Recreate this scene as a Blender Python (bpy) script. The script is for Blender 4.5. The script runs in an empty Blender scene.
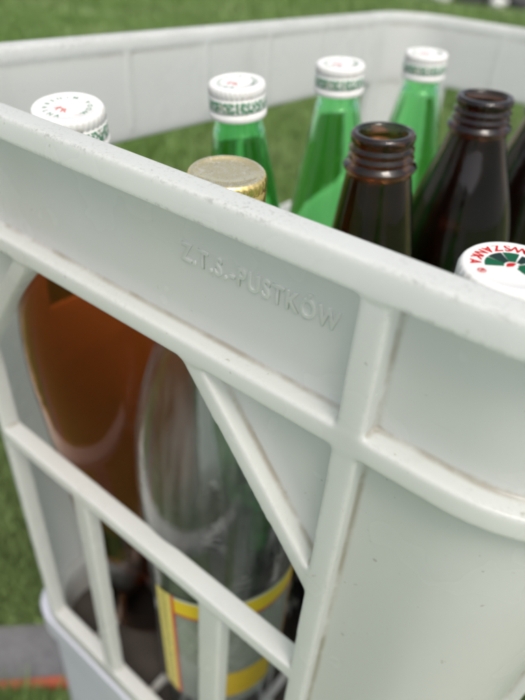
import bpy, bmesh, math, random
import numpy as np
from mathutils import Vector, Matrix
from mathutils import noise as mn
random.seed(4); rng=np.random.default_rng(7)
S=bpy.context.scene; COL=bpy.context.collection
S.view_settings.view_transform='Standard'; S.view_settings.look='None'; S.view_settings.exposure=0

# ---------------- helpers
def link(o,parent=None):
    COL.objects.link(o)
    if parent: o.parent=parent
    return o
def newobj(name,me,mat=None,parent=None,smooth=True):
    o=bpy.data.objects.new(name,me)
    if mat: me.materials.append(mat)
    if smooth:
        for p in me.polygons: p.use_smooth=True
    return link(o,parent)
def empty(name,loc=(0,0,0)):
    o=bpy.data.objects.new(name,None); o.location=loc; o.empty_display_size=.05; return link(o)
def nmat(name):
    m=bpy.data.materials.new(name); m.use_nodes=True
    return m,m.node_tree.nodes,m.node_tree.links,m.node_tree.nodes['Principled BSDF']
def noise(N,L,vec,scale,detail=4,rough=.6):
    n=N.new('ShaderNodeTexNoise'); n.inputs['Scale'].default_value=scale; n.inputs['Detail'].default_value=detail
    n.inputs['Roughness'].default_value=rough; L.new(vec,n.inputs['Vector']); return n.outputs['Fac']
def ramp(N,L,fac,stops):
    r=N.new('ShaderNodeValToRGB'); e=r.color_ramp.elements
    while len(e)<len(stops): e.new(.5)
    for i,(p,c) in enumerate(stops):
        e[i].position=p; e[i].color=c if len(c)==4 else (*c,1)
    L.new(fac,r.inputs[0]); return r.outputs[0]
def mth(N,L,op,a,b=None,c=None,clamp=False):
    n=N.new('ShaderNodeMath'); n.operation=op; n.use_clamp=clamp
    for i,v in enumerate((a,b,c)):
        if v is None: continue
        if isinstance(v,(int,float)): n.inputs[i].default_value=v
        else: L.new(v,n.inputs[i])
    return n.outputs[0]
def mix(N,L,fac,a,b):
    n=N.new('ShaderNodeMix'); n.data_type='RGBA'
    if isinstance(fac,(int,float)): n.inputs[0].default_value=fac
    else: L.new(fac,n.inputs[0])
    for i,v in ((6,a),(7,b)):
        if isinstance(v,tuple): n.inputs[i].default_value=(*v,1) if len(v)==3 else v
        else: L.new(v,n.inputs[i])
    return n.outputs[2]
def g3(v): return (v,v,v)

# ---------------- materials
def plastic(name='milky_plastic',K=1.0,lift=1.0):
    m,N,L,B=nmat(name)
    tc=N.new('ShaderNodeTexCoord').outputs['Object']
    geo=N.new('ShaderNodeNewGeometry')
    ob=N.new('ShaderNodeSeparateXYZ'); L.new(tc,ob.inputs[0])
    rim=mth(N,L,'MULTIPLY_ADD',mth(N,L,'GREATER_THAN',ob.outputs[2],-.016),.75,.25)
    big=noise(N,L,tc,9,2); base=mix(N,L,big,(.79*lift,.79*lift,.77*lift),(.84*lift,.835*lift,.815*lift))
    patch=ramp(N,L,noise(N,L,tc,22,4),[(.40,g3(.06)),(.60,g3(1))])
    edge=ramp(N,L,geo.outputs['Pointiness'],[(.504,g3(0)),(.522,g3(1))])
    speck=ramp(N,L,noise(N,L,tc,480,4,.75),[(.50,g3(0)),(.60,g3(1))])
    scuff=mth(N,L,'MULTIPLY',mth(N,L,'MULTIPLY',mth(N,L,'MULTIPLY',edge,speck),patch),rim)
    base=mix(N,L,mth(N,L,'MULTIPLY',scuff,.75*K),base,(.17,.15,.14))
    up=N.new('ShaderNodeSeparateXYZ'); L.new(geo.outputs['Normal'],up.inputs[0])
    upm=ramp(N,L,up.outputs[2],[(.15,g3(0)),(.7,g3(1))])
    fine=ramp(N,L,noise(N,L,tc,620,3,.7),[(.56,g3(0)),(.64,g3(1))])
    dust=mth(N,L,'MULTIPLY',mth(N,L,'MULTIPLY',mth(N,L,'MULTIPLY',upm,fine),patch),rim)
    base=mix(N,L,mth(N,L,'MULTIPLY',dust,.8*K),base,(.17,.155,.14))
    sp=ramp(N,L,noise(N,L,tc,240,2,.5),[(.72,g3(0)),(.76,g3(1))]); base=mix(N,L,mth(N,L,'MULTIPLY',sp,.55*K),base,(.24,.18,.11))
    mp=N.new('ShaderNodeMapping'); mp.inputs['Scale'].default_value=(30,30,900); mp.inputs['Rotation'].default_value=(0,.5,.1); L.new(tc,mp.inputs[0])
    scr=ramp(N,L,noise(N,L,mp.outputs[0],1,2),[(.70,g3(0)),(.74,g3(1))])
    base=mix(N,L,mth(N,L,'MULTIPLY',scr,.14*K),base,(.5,.49,.46))
    sm=ramp(N,L,noise(N,L,tc,9,4,.55),[(.54,g3(0)),(.74,g3(1))]); base=mix(N,L,mth(N,L,'MULTIPLY',sm,.14*K),base,(.52,.49,.42))
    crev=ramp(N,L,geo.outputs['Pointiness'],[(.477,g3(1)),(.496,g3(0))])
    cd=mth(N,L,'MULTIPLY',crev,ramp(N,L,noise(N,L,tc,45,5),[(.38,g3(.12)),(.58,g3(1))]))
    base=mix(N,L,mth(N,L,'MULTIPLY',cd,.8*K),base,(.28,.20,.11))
    L.new(base,B.inputs['Base Color'])
    r=ramp(N,L,noise(N,L,tc,30,2),[(.3,g3(.20)),(.7,g3(.30))]); L.new(r,B.inputs['Roughness'])
    B.inputs['Coat Weight'].default_value=.15; B.inputs['Coat Roughness'].default_value=.15
    tr=N.new('ShaderNodeBsdfTranslucent'); tr.inputs[0].default_value=(.93,.96,.945,1)
    ms=N.new('ShaderNodeMixShader'); ms.inputs[0].default_value=.50; L.new(B.outputs[0],ms.inputs[1]); L.new(tr.outputs[0],ms.inputs[2])
    L.new(ms.outputs[0],N['Material Output'].inputs[0])
    return m
def glass(name,col,rough=.02,ior=1.5,haze=0,hcol=(.8,.8,.8)):
    m,N,L,B=nmat(name)
    tc=N.new('ShaderNodeTexCoord').outputs['Object']
    B.inputs['Base Color'].default_value=(*col,1); B.inputs['Transmission Weight'].default_value=1
    B.inputs['IOR'].default_value=ior
    r=ramp(N,L,noise(N,L,tc,60,4),[(.4,g3(rough)),(.75,g3(rough+.10))]); L.new(r,B.inputs['Roughness'])
    bp=N.new('ShaderNodeBump'); bp.inputs['Strength'].default_value=.25; bp.inputs['Distance'].default_value=.001
    L.new(noise(N,L,tc,45,2),bp.inputs['Height']); L.new(bp.outputs[0],B.inputs['Normal'])
    if haze:
        mp=N.new('ShaderNodeMapping'); mp.inputs['Scale'].default_value=(60,60,5); L.new(tc,mp.inputs[0])
        n=ramp(N,L,noise(N,L,mp.outputs[0],1,3),[(.42,g3(haze*.2)),(.72,g3(haze*2.2))])
        d=N.new('ShaderNodeBsdfDiffuse'); d.inputs[0].default_value=(*hcol,1); ms=N.new('ShaderNodeMixShader'); L.new(n,ms.inputs[0]); L.new(B.outputs[0],ms.inputs[1]); L.new(d.outputs[0],ms.inputs[2]); L.new(ms.outputs[0],N['Material Output'].inputs[0])
    return m
PL=plastic(); PLC=plastic('milky_plastic_clean',.0,1.06)
G_GREEN=glass('green_glass',(.46,.90,.50)); G_GREEND=glass('dark_green_glass',(.33,.79,.37)); G_BROWN=glass('brown_glass',(.15,.065,.04)); G_BROWNW=glass('warm_brown_glass',(.26,.11,.045)); G_AMBER=glass('amber_glass',(.63,.28,.11),.03,1.25); G_CLEAR=glass('clear_glass',(.97,.985,.98),.01,1.30,.045,(.82,.84,.83))
def capmat(green=True):
    m,N,L,B=nmat('painted_cap_metal')
    tc=N.new('ShaderNodeTexCoord').outputs['Object']; s=N.new('ShaderNodeSeparateXYZ'); L.new(tc,s.inputs[0])
    ang=mth(N,L,'ARCTAN2',s.outputs[1],s.outputs[0])
    cb=N.new('ShaderNodeCombineXYZ'); L.new(mth(N,L,'MULTIPLY',ang,12),cb.inputs[0]); L.new(mth(N,L,'MULTIPLY',s.outputs[2],580),cb.inputs[1])
    n=noise(N,L,cb.outputs[0],1.0,1.5,.5)
    band=mth(N,L,'MULTIPLY',mth(N,L,'GREATER_THAN',s.outputs[2],-.0122),mth(N,L,'LESS_THAN',s.outputs[2],-.0066))
    ink=mth(N,L,'MULTIPLY',band,mth(N,L,'GREATER_THAN',n,.465))
    c=mix(N,L,mth(N,L,'MULTIPLY',ink,.92),(.76,.76,.73),(.015,.18,.075))
    d=ramp(N,L,noise(N,L,tc,160,4),[(.56,g3(0)),(.70,g3(1))])
    c=mix(N,L,mth(N,L,'MULTIPLY',d,.5),c,(.42,.37,.28)); L.new(c,B.inputs['Base Color'])
    B.inputs['Roughness'].default_value=.4; return m
CAPM=capmat()
def simple(name,col,rough=.4,metal=0,var=.25,scale=40):
    m,N,L,B=nmat(name); tc=N.new('ShaderNodeTexCoord').outputs['Object']
    c=mix(N,L,noise(N,L,tc,scale,5),tuple(x*(1-var) for x in col),tuple(min(1,x*(1+var)) for x in col)); L.new(c,B.inputs['Base Color'])
    B.inputs['Roughness'].default_value=rough; B.inputs['Metallic'].default_value=metal; return m
def goldmat():
    m,N,L,B=nmat('gold_cap_metal'); tc=N.new('ShaderNodeTexCoord').outputs['Object']; g=N.new('ShaderNodeNewGeometry'); s=N.new('ShaderNodeSeparateXYZ'); L.new(g.outputs['Normal'],s.inputs[0])
    top=ramp(N,L,s.outputs[2],[(.7,g3(0)),(.97,g3(1))])
    sp=ramp(N,L,noise(N,L,tc,380,4,.7),[(.50,g3(0)),(.64,g3(1))])
    spt=mth(N,L,'MULTIPLY',sp,top)
    c=mix(N,L,top,(.90,.68,.26),(.90,.78,.46)); c=mix(N,L,mth(N,L,'MULTIPLY',spt,.6),c,(.82,.80,.72))
    sp2=ramp(N,L,noise(N,L,tc,600,3,.7),[(.62,g3(0)),(.70,g3(1))]); c=mix(N,L,mth(N,L,'MULTIPLY',sp2,.5),c,(.28,.22,.13)); L.new(c,B.inputs['Base Color'])
    r=ramp(N,L,spt,[(0,g3(.20)),(1,g3(.45))]); L.new(r,B.inputs['Roughness']); B.inputs['Metallic'].default_value=.9
    return m
GOLD=goldmat()
GINK=simple('green_ink',(.005,.09,.04),.65); RINK=simple('red_ink',(.45,.008,.012),.65); KINK=simple('dark_ink',(.01,.03,.025),.65); FINK=simple('faded_green_ink',(.12,.24,.17),.65); FRINK=simple('faded_red_ink',(.50,.12,.11),.65)
for q in (GINK,RINK,KINK,FINK,FRINK): q.node_tree.nodes['Principled BSDF'].inputs['Specular IOR Level'].default_value=.15

# ---------------- crate
XW,YW,R,TZ=.398,.598,.060,.02
Lx,Ly,Ar=XW-2*R,YW-2*R,R*math.pi/2
PER=2*Lx+2*Ly+4*Ar
def P(s,z,d):
    e=d+TZ*(-z); s=s%PER
    segs=[(Lx,'l',(R,0),(1,0)),(Ar,'a',(XW-R,R),-90),(Ly,'l',(XW,R),(0,1)),(Ar,'a',(XW-R,YW-R),0),(Lx,'l',(XW-R,YW),(-1,0)),(Ar,'a',(R,YW-R),90),(Ly,'l',(0,YW-R),(0,-1)),(Ar,'a',(R,R),180)]
    for Lg,t,p,q in segs:
        if s<=Lg+1e-9:
            if t=='l': x=p[0]+q[0]*s; y=p[1]+q[1]*s; n=(-q[1],q[0])
            else:
                a=math.radians(q)+s/R; n=(-math.cos(a),-math.sin(a)); x=p[0]-R*n[0]; y=p[1]-R*n[1]
            return (x+n[0]*e,y+n[1]*e,z)
        s-=Lg
    return (R,e,z)
class MB:
    def __init__(s): s.v=[];s.f=[]
    def loft(s,rings):
        b=len(s.v); n=len(rings[0])
        for r in rings: s.v+=r
        for i in range(len(rings)-1):
            for k in range(n): s.f.append((b+i*n+k,b+i*n+(k+1)%n,b+(i+1)*n+(k+1)%n,b+(i+1)*n+k))
        s.f.append(tuple(b+k for k in range(n))[::-1]); s.f.append(tuple(b+(len(rings)-1)*n+k for k in range(n)))
    def hbar(s,s0,s1,z0,z1,d0,d1):
        n=max(1,int((s1-s0)/.006)); s.loft([[P(s0+(s1-s0)*i/n,z,d) for z,d in ((z0,d0),(z1,d0),(z1,d1),(z0,d1))] for i in range(n+1)])
    def dbar(s,a,b,w,d0,d1):
        dx,dz=b[0]-a[0],b[1]-a[1]; l=math.hypot(dx,dz); nx,nz=-dz/l*w/2,dx/l*w/2; n=max(2,int(l/.01))
        s.loft([[P(a[0]+dx*t+nx*k,a[1]+dz*t+nz*k,d) for k,d in ((-1,d0),(1,d0),(1,d1),(-1,d1))] for t in [i/n for i in range(n+1)]])
    def tri(s,pts,d0,d1):
        s.loft([[P(a,z,d0) for a,z in pts],[P(a,z,d1) for a,z in pts]])
    def obj(s,name,vox,parent,it=5):
        me=bpy.data.meshes.new(name); me.from_pydata(s.v,[],s.f)
        bm=bmesh.new(); bm.from_mesh(me); bmesh.ops.recalc_face_normals(bm,faces=bm.faces); bm.to_mesh(me); bm.free()
        o=bpy.data.objects.new(name,me); COL.objects.link(o)
        m=o.modifiers.new('r','REMESH'); m.mode='VOXEL'; m.voxel_size=vox; m.use_smooth_shade=True
        k=o.modifiers.new('s','SMOOTH'); k.factor=.5; k.iterations=it
        dg=bpy.context.evaluated_depsgraph_get(); me2=bpy.data.meshes.new_from_object(o.evaluated_get(dg))
        bpy.data.objects.remove(o); return newobj(name,me2,PL,parent)
H=.480
crate=empty('bottle_crate',(XW/2,YW/2,-.52))
crate['label']="weathered off-white plastic bottle crate with ribbed open sides"; crate['category']="crate"
def sx(x): return x-R
def face(mb,s0,s1,A,Bb,mids,pitchbars,gus=True,solid=None):
    mb.hbar(s0,s1,-.0105,0,-.0012,.0105)
    mb.hbar(s0,s1,-.063,-.006,.0082,.0114)
    mb.hbar(s0,s1,-.0697,-.0600,-.0004,.0117)
    mb.hbar(s0,s1,-H,-.456,0,.0117)
    mb.hbar(s0,s1,-.52,-.470,.0105,.0145)
    mb.hbar(s0,A,-.465,-.064,.0076,.0110); mb.hbar(Bb,s1,-.465,-.064,.0076,.0110)
    if solid: mb.hbar(A,Bb,-.465,solid,.0076,.0112)
    for q in [A,Bb]+mids: mb.dbar((q,-.004),(q,-.47),.0098,-.0002,.0116)
    segs=[A]+mids+[Bb]
    for i in range(len(segs)-1):
        a,b=segs[i],segs[i+1]
        if gus:
            w=.075
            mb.dbar((a+w,-.064),(a,-.155),.0090,.0003,.0115); mb.dbar((b-w,-.064),(b,-.155),.0090,.0003,.0115)
            mb.tri([(a,-.064),(a+w,-.064),(a,-.155)],.0082,.0114); mb.tri([(b,-.064),(b-w,-.064),(b,-.155)],.0082,.0114)
        else:
            for q,sg in ((a,1),(b,-1)):
                w=.022; pts=[(q+sg*w*(1-math.sin(t)),-.064-w*(1-math.cos(t))) for t in [k*math.pi/12 for k in range(7)]]
                mb.tri([(q,-.064)]+pts,.003,.011)
        mb.hbar(a,b,-.2328,-.2222,-.0003,.0117)
        for t in pitchbars:
            q=a+(b-a)*t; mb.dbar((q,-.227),(q,-.46),.0165 if t==.765 else .0135,.001,.0112)
nb=MB(); face(nb,-Ar*.5,Lx+Ar,sx(.053),sx(.305),[],[.32,.765])
wall_near=nb.obj('side_wall',.00072,crate,20)
mb=MB(); s0=Lx+Ar*.98
face(mb,s0,Lx+Ar+Ly+Ar*.5,Lx+Ar+.01,Lx+Ar+Ly-.01,[Lx+Ar+Ly/2],[.25,.5,.75],False)
a0=Lx+Ar+Ly+Ar
face(mb,a0-Ar*.5,a0+Lx+Ar*.5,a0+.008,a0+Lx-.008,[],[.32,.68],False)
a1=a0+Lx+Ar
face(mb,a1-Ar*.5,a1+Ly+Ar*.52,a1+.01,a1+Ly-.01,[a1+Ly/2],[.25,.5,.75],False,-.175)
# inner lip and faint moulding ribs on the inside of the far band
mb.hbar(s0,a1+Ly+Ar*.52,-.0085,-.0002,.009,.0128)
for q in (a0+.03,a0+.09,a0+.15,a0+.21,a1+.05,a1+.13,a1+.21,a1+.29,a1+.37): mb.dbar((q,-.005),(q,-.062),.004,.010,.0124)
far=mb.obj('side_wall',.0017,crate,4)
me=bpy.data.meshes.new('base'); bm=bmesh.new()
def box(bm,x0,x1,y0,y1,z0,z1):
    r=bmesh.ops.create_cube(bm,size=1); 
    for v in r['verts']: v.co=Vector(((x0+x1)/2+v.co.x*(x1-x0),(y0+y1)/2+v.co.y*(y1-y0),(z0+z1)/2+v.co.z*(z1-z0)))
FZ=-.5074
for x in (.078,.155,.185,.24,.26,.335): box(bm,x-.003,x+.003,.022,YW-.022,FZ-.0066,FZ-.0011)
for y in (.098,.185,.255,.34,.42,.50): box(bm,.022,XW-.022,y-.003,y+.003,FZ-.0086,FZ-.0001)
bm.to_mesh(me); bm.free(); newobj('base',me,PL,crate,False)
cu=bpy.data.curves.new('t','FONT'); cu.body="Z.T.S.-PUSTKÓW"; cu.size=.0096; cu.extrude=.00026; cu.bevel_depth=.00026; cu.bevel_resolution=2; cu.offset=.00006; cu.align_x='CENTER'; cu.align_y='CENTER'; cu.space_character=1.24
to=bpy.data.objects.new('t',cu); COL.objects.link(to); bpy.context.view_layer.update()
me=bpy.data.meshes.new_from_object(to.evaluated_get(bpy.context.evaluated_depsgraph_get())); bpy.data.objects.remove(to)
xs=[v.co.x for v in me.vertices]; k=.068/(max(xs)-min(xs))
me.transform(Matrix.Translation((.2578,.0085,-.0286))@Matrix.Rotation(math.radians(91.1),4,'X')@Matrix.Diagonal((k,1,1,1))); me.materials.clear()
lt=newobj('lettering',me,PLC,wall_near,True); lt['label']="raised moulded letters in the same milky plastic"
for c in crate.children: c.matrix_parent_inverse=Matrix.Translation((-XW/2,-YW/2,.52))

# ---------------- bottles
def lathe(name,prof,mat,parent,seg=72):
    v=[];f=[]
    n=len(prof)
    for r,z in prof:
        for k in range(seg):
            a=2*math.pi*k/seg; v.append((r*math.cos(a),r*math.sin(a),z))
    for i in range(n-1):
        for k in range(seg): f.append((i*seg+k,i*seg+(k+1)%seg,(i+1)*seg+(k+1)%seg,(i+1)*seg+k))
    f.append(tuple(range(seg))[::-1]); f.append(tuple((n-1)*seg+k for k in range(seg)))
    me=bpy.data.meshes.new(name); me.from_pydata(v,[],f)
    return newobj(name,me,mat,parent)
def shoulder(r,rn,zs,sh,hn,full,n=64):
    out=[]
    for i in range(n+1):
        u=i/n
        if full=='lin': q=1-u; w=q*.80+(1-u*u)*.20
        elif full=='mid': q=(1-u**1.5); w=q*q*(3-2*q)*.55+q*.45
        elif full: q=(1-u**2.0); w=q*q*(3-2*q)*.55+q*.45
        else: q=1-u; w=(q*q*(3-2*q))*.6+(q**1.35)*.4
        out.append((rn+(r-rn)*min(1,w),zs+(hn-zs)*u))
    for _ in range(60 if full=='lin' else 6):
        o2=out[:]
        for i in range(1,n): o2[i]=((out[i-1][0]+out[i][0]*2+out[i+1][0])/4,out[i][1])
        if full=='lin': o2[0]=((out[0][0]*3+out[1][0])/4,out[0][1])
        out=o2
    return out
def body_profile(h,r,rn,sh,thread,full=False):
    th=.0185 if thread else .024
    hn=h-th
    o=[(.0005,.004),(r*.55,.003),(r*.8,.0),(r*.94,.003),(r,.012)]
    zs=hn-sh; C=shoulder(r,rn,zs,sh,hn,full)
    ext=[(r,zs-.03),(r,zs-.015)] if full!='lin' else [(r,zs-.03),((r*2+C[0][0])/3,zs-.012)]
    o+= [(r,.02),(r,zs*.5)]+ext+C
    rt=rn*.93
    if thread:
        o+= [(rn*1.10,hn+.0006),(rn*1.14,hn+.0020),(rn*1.10,hn+.0034),(rt*.98,hn+.0042),(rt*.98,hn+.0052),(rt*1.09,hn+.0062),(rt*1.10,hn+.0072),(rt*.98,hn+.0084),(rt*.98,hn+.0094),(rt*1.08,hn+.0104),(rt*1.08,hn+.0114),(rt*.98,hn+.0126),(rt*.98,hn+.0136),(rt*1.05,hn+.0146),(rt*1.06,hn+.0170),(rt*1.0,h),(rt*.86,h+.0002)]
    else:
        o+= [(rt,hn+.003),(rt,h-.0015),(rt*.95,h)]
    ri=rt*.78; t=.0028
    inner=[(ri,h-.001),(ri,hn+.001)]+[(max(rr-t,ri),zz) for rr,zz in C[::-2]]
    inner+= [(a-t,b) for a,b in ext[::-1]]+[(r-t,zs*.5),(r-t,.02),(r*.8,.010),(r*.4,.012),(.0005,.014)]
    return o+inner
def cap_mesh(name,rc,hc,mat,parent,ztop,knurl=True):
    seg=144; prof=[(rc*.985,0),(rc*1.0,.0006),(rc*1.0,.0030),(rc*.955,.0036),(rc*.955,.0042),(rc*.99,.0048),(rc*.99,.0052),(rc*.985,hc*.45),(rc*.985,hc*.64),(rc*.95,hc*.67),(rc*.97,hc*.70),(rc*.97,hc-.0022),(rc*.95,hc-.0009),(rc*.90,hc-.0001),(rc*.80,hc),(rc*.78,hc-.0004),(rc*.4,hc-.0005),(.0004,hc-.0005)]
    v=[];f=[];n=len(prof)
    for i,(r,z) in enumerate(prof):
        for k in range(seg):
            a=2*math.pi*k/seg; rr=r
            if knurl and i in (10,11): rr=r*(1+.014*(1 if k%4<2 else -1))
            v.append((rr*math.cos(a),rr*math.sin(a),z-hc))
    for i in range(n-1):
        for k in range(seg): f.append((i*seg+k,i*seg+(k+1)%seg,(i+1)*seg+(k+1)%seg,(i+1)*seg+k))
    f.append(tuple((n-1)*seg+k for k in range(seg)))
    me=bpy.data.meshes.new(name); me.from_pydata(v,[],f)
    o=newobj(name,me,mat,parent); o.location=(0,0,ztop); return o
def bottle(top,base,gmat,r,rn,sh,kind,label,capr=.0155,hc=.0170,full=False):
    base=Vector((*base,FZ)); top=Vector(top); ax=top-base; h=ax.length
    e=empty('bottle',base); e.rotation_mode='QUATERNION'
    e.rotation_quaternion=ax.normalized().to_track_quat('Z','Y')
    xl=e.rotation_quaternion@Vector((1,0,0)); tw=math.atan2(xl.y,xl.x)
    e.rotation_quaternion=e.rotation_quaternion@Matrix.Rotation(-tw,3,'Z').to_quaternion()
    e['label']=label; e['category']="bottle"; e['group']="glass bottles standing in the crate"
    hh=h-(.0012 if kind!='open' else 0)
    lathe('glass_body',body_profile(hh,r,rn,sh,kind=='open',full),gmat,e)
    c=None
    if kind!='open': c=cap_mesh('cap',capr,hc,GOLD if kind=='gold' else CAPM,e,h)
    return e,c
TOPS=dict(D=(.127,.035,-.003),A=(.147,.126,.001),B=(.154,.216,.003),C=(.165,.314,.003),E=(.210,.048,-.012),F=(.229,.140,-.008),G=(.244,.227,.0),Hh=(.328,.037,-.0046),I=(.262,.312,-.002))
wg="green glass bottle with white and green printed screw cap"
bD,cD=bottle(TOPS['D'],(.080,.110),G_AMBER,.0515,.0135,.150,'cap',"amber glass bottle with white screw cap beside the crate wall",.0165,.0170,True)
bA,cA=bottle(TOPS['A'],(.155,.195),G_GREEND,.034,.0140,.13,'cap',wg,full='lin')
bB,cB=bottle(TOPS['B'],(.160,.272),G_GREEN,.036,.0140,.12,'cap',wg,full='lin')
bC,cC=bottle(TOPS['C'],(.168,.352),G_GREEN,.036,.0140,.12,'cap',wg,full='lin')
bE,cE=bottle(TOPS['E'],(.188,.092),G_CLEAR,.0520,.0140,.165,'gold',"large clear glass bottle with gold cap and yellow label",.0165,.0175,'mid')
bF,_=bottle(TOPS['F'],(.246,.185),G_BROWNW,.035,.0160,.13,'open',"open dark brown glass bottle with threaded neck",full='lin')
bG,_=bottle(TOPS['G'],(.252,.268),G_BROWN,.038,.0160,.12,'open',"open dark brown glass bottle with threaded neck",full=True)
bI,_=bottle(TOPS['I'],(.264,.355),G_BROWN,.038,.0160,.12,'open',"open dark brown glass bottle with threaded neck",full=True)
bH,cH=bottle(TOPS['Hh'],(.335,.075),G_GREEN,.034,.0140,.14,'cap',"green glass bottle whose white cap has red lettering and emblem")

def textmesh(body,size,mat_,off=.035):
    cu=bpy.data.curves.new('t','FONT'); cu.body=body; cu.size=size; cu.extrude=.00004; cu.offset=size*off; cu.align_x='CENTER'; cu.align_y='CENTER'
    o=bpy.data.objects.new('t',cu); COL.objects.link(o); bpy.context.view_layer.update()
    me=bpy.data.meshes.new_from_object(o.evaluated_get(bpy.context.evaluated_depsgraph_get())); bpy.data.objects.remove(o)
    me.transform(mat_); return me
def arc_text(name,body,rad,size,a0,step,mat,parent,z,off=.035,sy=1):
    bm=bmesh.new()
    for i,ch in enumerate(body):
        if ch==' ': continue
        a=math.radians(a0+step*i)
        M=Matrix.Translation((rad*math.cos(a),rad*math.sin(a),z))@Matrix.Rotation(a+math.radians(90),4,'Z')@Matrix.Diagonal((1,sy,1,1))
        m=textmesh(ch,size,M,off); bm.from_mesh(m); bpy.data.meshes.remove(m)
    me=bpy.data.meshes.new(name); bm.to_mesh(me); bm.free(); me.materials.clear(); return newobj(name,me,mat,parent,False)
def poly(name,pts,mat,parent,z,th=.00008):
    me=bpy.data.meshes.new(name); n=len(pts)
    v=[(x,y,z) for x,y in pts]+[(x,y,z+th) for x,y in pts]
    f=[tuple(range(n))[::-1],tuple(range(n,2*n))]+[(i,(i+1)%n,n+(i+1)%n,n+i) for i in range(n)]
    me.from_pydata(v,[],f); return newobj(name,me,mat,parent,False)
arc_text('lettering',"MAZOWSZANKA",.0109,.0043,35,17.0,RINK,cH,-.00035,.03,1.22)
arc_text('registered_mark',"®",.0102,.0034,232,10,RINK,cH,-.00035,.01)
def fan(r0,r1,b0,b1):
    pts=[(r1*math.cos(math.radians(b0+(b1-b0)*i/8)),r1*math.sin(math.radians(b0+(b1-b0)*i/8))) for i in range(9)]
    return pts+([(r0*math.cos(math.radians(b1-(b1-b0)*i/8)),r0*math.sin(math.radians(b1-(b1-b0)*i/8))) for i in range(9)] if r0>0 else [(0,0)])
for r0,r1,b0,b1,mt,dz in ((.0026,.0080,98,134,GINK,0),(.0026,.0080,137,173,KINK,0),(.0026,.0080,176,214,GINK,0),(.0,.0020,85,225,RINK,0),(.0026,.0074,62,92,KINK,0),(.0014,.0080,-30,54,GINK,0)):
    poly('emblem',fan(r0,r1,b0,b1),mt,cH,-.00044+dz)
for c in (cA,cB,cC,cD):
    arc_text('lettering',"WODA MINERALNA",.0098,.0034,10,22,FINK,c,-.00035,.01)
    arc_text('emblem',"KR",.0042,.0050,250,50,FRINK,c,-.00035,.01)
def label_mat():
    m,N,L,B=nmat('paper_label'); uv=N.new('ShaderNodeTexCoord').outputs['UV']; s=N.new('ShaderNodeSeparateXYZ'); L.new(uv,s.inputs[0]); x,y=s.outputs[0],s.outputs[1]
    def band(v,a,b): return mth(N,L,'MULTIPLY',mth(N,L,'GREATER_THAN',v,a),mth(N,L,'LESS_THAN',v,b))
    ex=mth(N,L,'ABSOLUTE',mth(N,L,'SUBTRACT',x,.5)); 
    top=mth(N,L,'ADD',y,mth(N,L,'MULTIPLY',mth(N,L,'MULTIPLY',ex,ex),.35))
    c=mix(N,L,band(top,.88,.985),(.60,.64,.56),(.80,.56,.02))
    c=mix(N,L,band(top,.865,.88),c,(.50,.02,.02)); 
    c=mix(N,L,mth(N,L,'GREATER_THAN',ex,.385),c,(.80,.66,.18))
    c=mix(N,L,band(ex,.365,.385),c,(.60,.03,.02))
    cb=N.new('ShaderNodeCombineXYZ'); L.new(mth(N,L,'MULTIPLY',x,90),cb.inputs[0]); L.new(mth(N,L,'MULTIPLY',y,55),cb.inputs[1])
    tx=mth(N,L,'MULTIPLY',band(ex,.41,.47),mth(N,L,'GREATER_THAN',noise(N,L,cb.outputs[0],1,2),.54))
    c=mix(N,L,mth(N,L,'MULTIPLY',tx,.8),c,(.12,.10,.06))
    body=mth(N,L,'MULTIPLY',band(y,.1,.36),band(ex,-.1,.22)); c=mix(N,L,body,c,(.66,.44,.03))
    L.new(c,B.inputs['Base Color']); B.inputs['Roughness'].default_value=.5
    field=mth(N,L,'MULTIPLY',mth(N,L,'MULTIPLY',mth(N,L,'LESS_THAN',ex,.365),mth(N,L,'LESS_THAN',top,.865)),mth(N,L,'SUBTRACT',1.0,body))
    tp=N.new('ShaderNodeBsdfTransparent'); ms=N.new('ShaderNodeMixShader'); L.new(mth(N,L,'MULTIPLY',field,.66),ms.inputs[0]); L.new(B.outputs[0],ms.inputs[1]); L.new(tp.outputs[0],ms.inputs[2]); L.new(ms.outputs[0],N['Material Output'].inputs[0])
    return m
def label(parent,r,z0,z1,a0,a1):
    n=48; k=16; v=[];f=[];uvs=[]
    for j in range(k+1):
        for i in range(n+1):
            a=math.radians(a0+(a1-a0)*i/n); t=i/n-.5; zt=z1-.35*(z1-z0)*t*t; z=z0+(zt-z0)*j/k
            v.append((r*math.cos(a),r*math.sin(a),z)); uvs.append((i/n,j/k-.35*t*t*(j/k)))
    for j in range(k):
        for i in range(n): q=j*(n+1)+i; f.append((q,q+1,q+n+2,q+n+1))
    me=bpy.data.meshes.new('paper_label'); me.from_pydata(v,[],f); ul=me.uv_layers.new()
    for l in me.loops: ul.data[l.index].uv=uvs[l.vertex_index]
    return newobj('paper_label',me,label_mat(),parent)
label(bE,.0524,.06,.236,-104,40)

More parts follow.
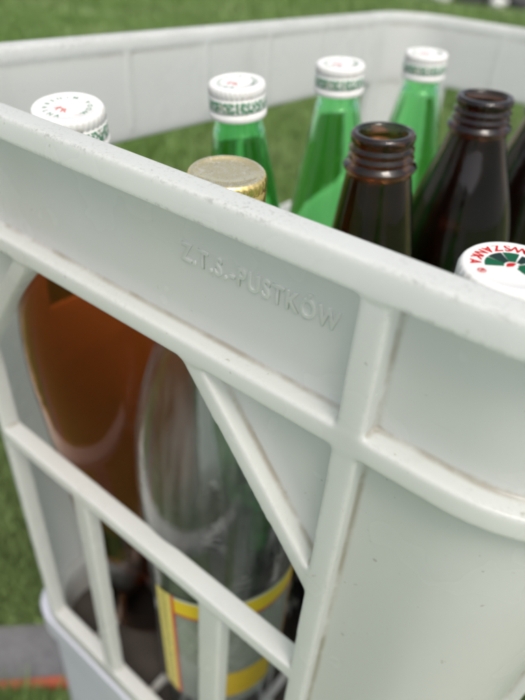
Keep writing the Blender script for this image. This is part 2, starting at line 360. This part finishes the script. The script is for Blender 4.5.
# ---------------- support box, ground
GZ=-.745
def ground_mat():
    m,N,L,B=nmat('lawn'); tc=N.new('ShaderNodeTexCoord').outputs['Object']
    a=noise(N,L,tc,1.3,4); b=noise(N,L,tc,18,5,.7)
    c=mix(N,L,b,(.06,.105,.025),(.10,.17,.04)); c=mix(N,L,ramp(N,L,a,[(.45,g3(0)),(.7,g3(1))]),c,(.12,.165,.06)); L.new(c,B.inputs['Base Color']); B.inputs['Roughness'].default_value=.9; return m
me=bpy.data.meshes.new('ground'); me.from_pydata([(-300,-300,GZ),(300,-300,GZ),(300,300,GZ),(-300,300,GZ)],[],[(0,1,2,3)]); g=newobj('ground',me,ground_mat()); g['kind']='structure'
dv=Vector((.7071,.7071,0)); nv=Vector((-.7071,.7071,0))
def strip(name,o0,o1,l0,l1,z,mat,h=0):
    pts=[nv*o0+dv*l0,nv*o1+dv*l0,nv*o1+dv*l1,nv*o0+dv*l1]; me=bpy.data.meshes.new(name)
    if h==0: me.from_pydata([(p.x,p.y,z) for p in pts],[],[(0,3,2,1)])
    else: me.from_pydata([(p.x,p.y,z) for p in pts]+[(p.x,p.y,z+h) for p in pts],[],[(4,7,6,5),(0,1,5,4),(1,2,6,5),(2,3,7,6),(3,0,4,7)])
    return newobj(name,me,mat,None,False)
st=strip('path',.046,.120,-3,6,GZ+.004,simple('gravel',(.15,.15,.155),.9,0,.6,130)); st['kind']='structure'
ed=strip('edging_strip',.033,.044,-3,6,GZ+.001,simple('orange_red_plastic',(.42,.09,.04),.5,0,.4,60),.010); ed['label']="narrow orange red edging strip lying along the gravel path"; ed['category']="edging"
def openbox(name,x0,x1,y0,y1,z0,z1,t,bottom=True):
    me=bpy.data.meshes.new(name); bm=bmesh.new()
    r=.035; loops=[]
    for inset,z in ((0,z0),(0,z1-.002),(.002,z1),(t,z1),(t,z0+.012)):
        lp=[]
        for cx,cy,q in ((x1-r,y1-r,0),(x0+r,y1-r,90),(x0+r,y0+r,180),(x1-r,y0+r,270)):
            for k in range(9):
                a=math.radians(q+k*90/8); lp.append(bm.verts.new((cx+(r-inset)*math.cos(a),cy+(r-inset)*math.sin(a),z)))
        loops.append(lp)
    n=len(loops[0])
    for a,b in zip(loops[:-1],loops[1:]):
        for k in range(n): bm.faces.new((a[k],a[(k+1)%n],b[(k+1)%n],b[k]))
    if bottom: bm.faces.new(loops[0][::-1]); bm.faces.new(loops[-1])
    bm.to_mesh(me); bm.free(); return me
bx=empty('storage_box',(XW/2,YW/2,GZ)); bx['label']="pale lavender grey plastic storage box under the crate"; bx['category']="storage box"
BM=simple('pale_box_plastic',(.48,.49,.55),.4,0,.14,12); DK=simple('painted_shade_brown',(.06,.05,.042),.7,0,.5,30)  # DK: dark brown that paints in the shade below the crate floor
for nme,mm,mt in (('box_body',openbox('b',.013,XW-.013,.013,YW-.013,GZ+.015,-H-.028,.0035),BM),('rim',openbox('b',.008,XW-.008,.008,YW-.008,-H-.03,-H-.0006,.0075,False),BM)):
    o=newobj(nme,mm,mt,bx,False); o.matrix_parent_inverse=Matrix.Translation((-XW/2,-YW/2,-GZ))
me=bpy.data.meshes.new('i'); bm=bmesh.new(); box(bm,.018,XW-.018,.018,YW-.018,-.535,-.5205); bm.to_mesh(me); bm.free()
o=newobj('added_dark_sheet',me,DK,bx,False); o.matrix_parent_inverse=Matrix.Translation((-XW/2,-YW/2,-GZ))  # added sheet, not a box part; keeps the gaps between the bars dark
n=130000
ang=rng.uniform(-.85,.95,n); rad=np.exp(rng.uniform(math.log(.35),math.log(11),n)); yaw=.62116
th=yaw+ang; px=.36-np.sin(th)*rad; py=-.13+np.cos(th)*rad
off=-.7071*px+.7071*py
ok=~((px>-.01)&(px<XW+.01)&(py>-.01)&(py<YW+.01))&~((off>.022)&(off<.123)); px,py,rad=px[ok],py[ok],rad[ok]; n=len(px)
hgt=rng.uniform(.025,.06,n)*(1+rad*.05); wd=rng.uniform(.0015,.003,n)*(1+rad*.9); a=rng.uniform(0,2*math.pi,n); ln=rng.uniform(0,.035,n); la=rng.uniform(0,2*math.pi,n)
V=np.zeros((n,3,3)); V[:,0]=np.stack([px-np.cos(a)*wd,py-np.sin(a)*wd,np.full(n,GZ)],1); V[:,1]=np.stack([px+np.cos(a)*wd,py+np.sin(a)*wd,np.full(n,GZ)],1); V[:,2]=np.stack([px+np.cos(la)*ln,py+np.sin(la)*ln,GZ+hgt],1)
me=bpy.data.meshes.new('grass'); me.from_pydata(V.reshape(-1,3).tolist(),[],np.arange(3*n).reshape(-1,3).tolist())
gm,N,L,B=nmat('grass_blades'); tc=N.new('ShaderNodeTexCoord').outputs['Object']
c=mix(N,L,noise(N,L,tc,40,3),(.08,.155,.03),(.165,.27,.065)); c=mix(N,L,ramp(N,L,noise(N,L,tc,1.1,4),[(.45,g3(0)),(.65,g3(.6))]),c,(.21,.27,.11)); L.new(c,B.inputs['Base Color']); B.inputs['Roughness'].default_value=.6
gr=newobj('grass',me,gm,None,False); gr['kind']='stuff'
for i,(x,y,s,pale) in enumerate(((-4.43,10.7,.22,1),(-4.05,11.0,.26,0),(-3.7,11.2,.3,0),(-3.35,11.3,.24,0),(-3.5,10.9,.13,1))):
    me=bpy.data.meshes.new('rock'); bm=bmesh.new(); bmesh.ops.create_icosphere(bm,subdivisions=3,radius=s)
    for v in bm.verts: v.co*=1+.35*mn.noise(v.co*3/s*.5+Vector((i*7,0,0))); v.co.z*=.8
    bm.to_mesh(me); bm.free(); o=newobj('garden_rock',me,simple('rock_%d'%pale,(.6,.6,.58) if pale else (.05,.05,.055),.8)); o.location=(x,y,GZ+s*.4)
    o['label']="pale rounded garden rock lying on the lawn" if pale else "dark rounded garden rock lying on the lawn"; o['category']="rock"; o['group']="rocks on the lawn"

# ---------------- light
w=bpy.data.worlds.new('World'); S.world=w; w.use_nodes=True; N=w.node_tree.nodes; L=w.node_tree.links
sky=N.new('ShaderNodeTexSky'); sky.sky_type='NISHITA'; sky.sun_disc=False
el=math.radians(60); dx,dy=.55,-.35; az=math.atan2(dx,dy)
sd=Vector((math.sin(az)*math.cos(el),math.cos(az)*math.cos(el),math.sin(el)))
sky.sun_elevation=el; sky.sun_rotation=az; sky.dust_density=5; sky.air_density=1.0
hs=N.new('ShaderNodeHueSaturation'); hs.inputs['Saturation'].default_value=.50; hs.inputs['Value'].default_value=1.36; L.new(sky.outputs[0],hs.inputs['Color'])
L.new(hs.outputs[0],N['Background'].inputs[0]); N['Background'].inputs[1].default_value=.15
ld=bpy.data.lights.new('sun','SUN'); ld.energy=1.35; ld.angle=math.radians(20); ld.color=(1,.925,.84)
lo=bpy.data.objects.new('sun',ld); COL.objects.link(lo); lo.rotation_mode='QUATERNION'; lo.rotation_quaternion=sd.to_track_quat('Z','Y')
# ---------------- camera
yaw,pi,ro=.62116,.62321,.09285
F=Vector((-math.sin(yaw),math.cos(yaw),0)); Rr=Vector((math.cos(yaw),math.sin(yaw),0)); Z=Vector((0,0,1))
f=F*math.cos(pi)-Z*math.sin(pi); u=F*math.sin(pi)+Z*math.cos(pi); r2=Rr*math.cos(ro)+u*math.sin(ro); u2=u*math.cos(ro)-Rr*math.sin(ro)
cd=bpy.data.cameras.new('camera'); co=bpy.data.objects.new('camera',cd); COL.objects.link(co)
co.matrix_world=Matrix(((r2.x,u2.x,-f.x,.36172),(r2.y,u2.y,-f.y,-.1285),(r2.z,u2.z,-f.z,.06854),(0,0,0,1)))
cd.sensor_fit='VERTICAL'; cd.sensor_height=24; cd.lens=591.04/700*24; cd.clip_start=.005; cd.clip_end=800
cd.dof.use_dof=True; cd.dof.focus_distance=.205; cd.dof.aperture_fstop=5.2
S.camera=co
